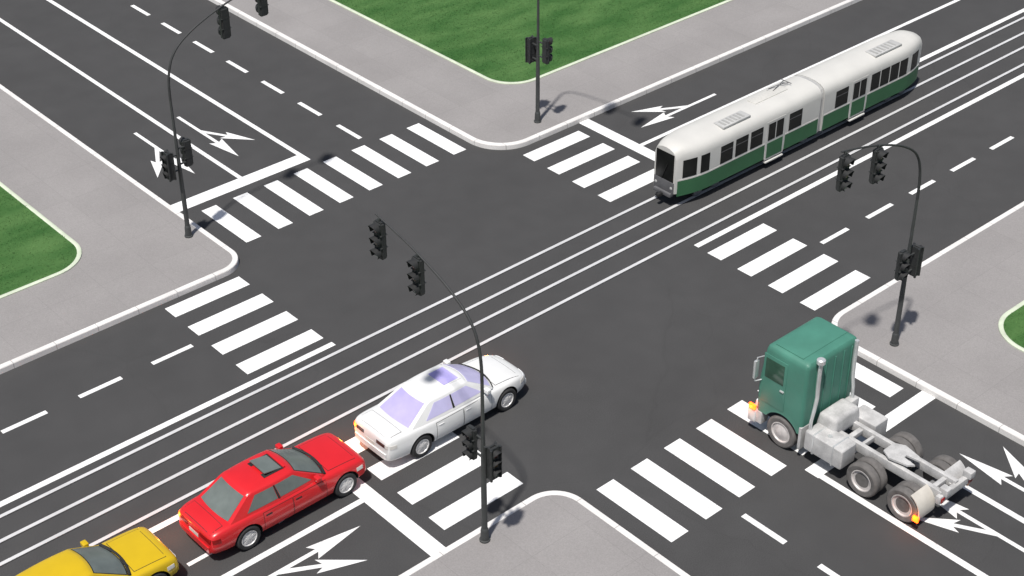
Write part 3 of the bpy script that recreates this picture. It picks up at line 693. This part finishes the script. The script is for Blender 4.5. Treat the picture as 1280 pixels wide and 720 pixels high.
# ------------------------------------------------------------------ tram
def make_tram():
    yc = 34.2; HW = .84; xa, xb = 37.8, 52.42
    root = thing('tram', 'white articulated tram with a green skirt running on the rails beside the dashed lanes', 'tram', ((xa + xb) / 2, yc, 0))
    def hw(x):
        d = min(x - xa, xb - x)
        if d >= 1.5: return HW
        t = max(0, d) / 1.5; return .52 + (HW - .52) * (1 - (1 - t) ** 1.8)
    zs = lambda x: .42 + .12 * max(0, 1 - min(x - xa, xb - x) / .8)
    def rings(xs, inset=0., z_in=0.):
        out = []
        for x in xs:
            h = hw(x) - inset; e = max(0, 1 - min(x - xa, xb - x) / .35) * .14
            p = [(0, zs(x)), (.8 * h, zs(x)), (.985 * h, zs(x) + .05), (h, .8), (h, 1.1), (h, 1.98 - z_in), (.975 * h, 2.14 - e - z_in), (.89 * h, 2.28 - e - z_in), (.7 * h, 2.39 - e - z_in), (.35 * h, 2.455 - e - z_in), (0, 2.475 - e - z_in)]
            out.append([(x, yc + a, b) for a, b in p] + [(x, yc - a, b) for a, b in p[-2:0:-1]])
        return out
    def span(a, b, n): return [a + (b - a) * k / n for k in range(n + 1)]
    front = [xa + d for d in (0, .06, .16, .3, .5, .75, 1., 1.25, 1.5)] + span(39.4, 45.57, 10)
    rear = span(45.77, 50.5, 8) + [xb - d for d in (1.5, 1.25, 1., .75, .5, .3, .16, .06, 0)]
    MB().loft(rings(front)).build('car_body', M['tram_white'], root, sharp=40)
    MB().loft(rings(rear)).build('car_body', M['tram_white'], root, sharp=40)
    # bellows: folded joint between the two sections
    fold = []
    for k in range(9): fold += rings([45.57 + .025 * k],   .03 if k % 2 else .07, .03)
    MB().loft(fold, smooth=False).build('bellows', M['bellows'], root)
    gl = M['tram_glass']
    for sy in (-1, 1):
        def P(x, z, sy=sy): return Vector((x, yc + sy * hw(x), z))
        fl = sy > 0
        def pan(name, x0, x1, z0, z1, off, m, par=root, th=.03, nz=1):
            return MB().sheet(P, x0, x1, z0, z1, max(2, int((x1 - x0) / .2)), nz, off, th, flip=fl).build(name, m, par)
        doors = ((42.42, 43.48), (47.5, 48.5))
        for a, b in ((xa + .1, 42.36), (43.54, 45.50), (45.84, 47.44), (48.56, xb - .1)):
            s_ = pan('skirt_panel', a, b, .47, 1.1, .010, M['tram_green'])
            pan('pale_stripe', a, b, 1.1, 1.15, .012, M['tram_white'], s_)
        wins = [(38.08, 38.66), (38.84, 39.26), (39.86, 40.52), (40.68, 41.36), (41.52, 42.2), (43.72, 44.46), (46.5, 47.26), (48.72, 49.26), (49.34, 49.88), (49.96, 50.5), (50.58, 51.08), (51.42, 52.0)]
        for a, b in wins:
            fr = pan('window', a, b, 1.2, 1.92, .012, gl)
            if b - a > .6: pan('window_bar', a, b, 1.68, 1.70, .018, M['tram_grey'], fr)
        for a, b in doors:
            d = pan('door', a, b, .40, 2.0, .008, M['tram_white'])
            pan('door_panel', a + .08, b - .08, .46, 1.1, .014, M['tram_green'], d)
            for q0, q1 in ((a + .1, (a + b) / 2 - .03), ((a + b) / 2 + .03, b - .1)): pan('door_window', q0, q1, 1.2, 1.9, .015, gl, d)
            st = MB().box(a + .02, b - .02, yc + sy * HW - (.1 if sy > 0 else .06), yc + sy * HW + (.06 if sy > 0 else .1), .27, .33, .015).build('door_step', M['tram_white'], root)
        for xx in (xa + .0, ): pass
    # ends: windscreen, grey apron, lamps
    for s_, xe in ((-1, xa), (1, xb)):
        def B(x0, x1, *a, **k): return MB().box(min(xe + s_ * x0, xe + s_ * x1), max(xe + s_ * x0, xe + s_ * x1), *a, **k)
        B(-.05, .02, yc - .44, yc + .44, 1.02, 2.14, .015).build('windscreen', gl, root)
        B(-.05, .03, yc - .49, yc + .49, .55, 1.02, .02).build('apron', M['tram_grey'], root)
        B(-.1, .12, yc - .42, yc + .42, .42, .58, .04).build('bumper', M['tram_grey'], root)
        B(.02, .34, yc - .07, yc + .07, .38, .52, .03).build('coupler', M['black'], root)
        for y in (-.38, .38): MB().lathe((xe + s_ * .028, yc + y, .78), (s_, 0, 0), [(0, .06), (.015, .06), (.025, .03), (.026, .005)], 16).build('headlight', M['roof_grey'], root)
        wp = MB().tube([(xe + s_ * .04, yc + .1, 1.06), (xe + s_ * .045, yc - .15, 1.7)], .014, 6).build('wiper', M['black'], root)
    # roof equipment
    for a, b, y, w_ in ((40.2, 41.7, 33.86, .26), (49.2, 50.9, 33.9, .28)):
        o = MB().box(a, b, y - w_, y + w_, 2.40, 2.50, .03).build('roof_unit', M['roof_grey'], root)
        v = MB()
        for k in range(6): v.box(a + .15 + (b - a - .3) * k / 6, a + .25 + (b - a - .3) * k / 6, y - w_ + .08, y + w_ - .08, 2.492, 2.512, .005)
        v.build('vent_slat', M['slat'], o)
    MB().box(42.5, 44.4, 34.08, 34.5, 2.42, 2.50, .03).build('roof_unit', M['tram_roof'], root)
    # folded current collector
    pt = MB().box(43.75, 44.75, 34.3, 34.62, 2.42, 2.48, .02).build('current_collector', M['roof_grey'], root)
    a = MB()
    for y in (34.34, 34.58): a.tube([(43.8, y, 2.5), (44.3, 34.46, 2.57), (44.7, y, 2.56)], .016, 6)
    a.tube([(44.7, 34.2, 2.57), (44.7, 34.72, 2.57)], .02, 6); a.build('collector_arm', M['tram_grey'], pt)
    # bogies
    for x in (39.6, 45.67, 51.0):
        bg_ = MB().box(x - .75, x + .75, yc - .5, yc + .5, .16, .5, .03).build('bogie', M['black'], root)
        for dx in (-.48, .48):
            for sy in (-1, 1): MB().lathe((x + dx, yc + sy * .46, .24), (0, sy, 0), [(-.06, .25), (-.03, .25), (-.03, .228), (.05, .228), (.05, .1), (.03, .02)], 24).build('wheel', M['chassis_dark'], bg_)
    MB().box(41.0, 44.3, yc - .6, yc + .6, .2, .46, .04).build('equipment_case', M['black'], root)
    MB().box(47.0, 49.8, yc - .6, yc + .6, .2, .46, .04).build('equipment_case', M['black'], root)
make_tram()
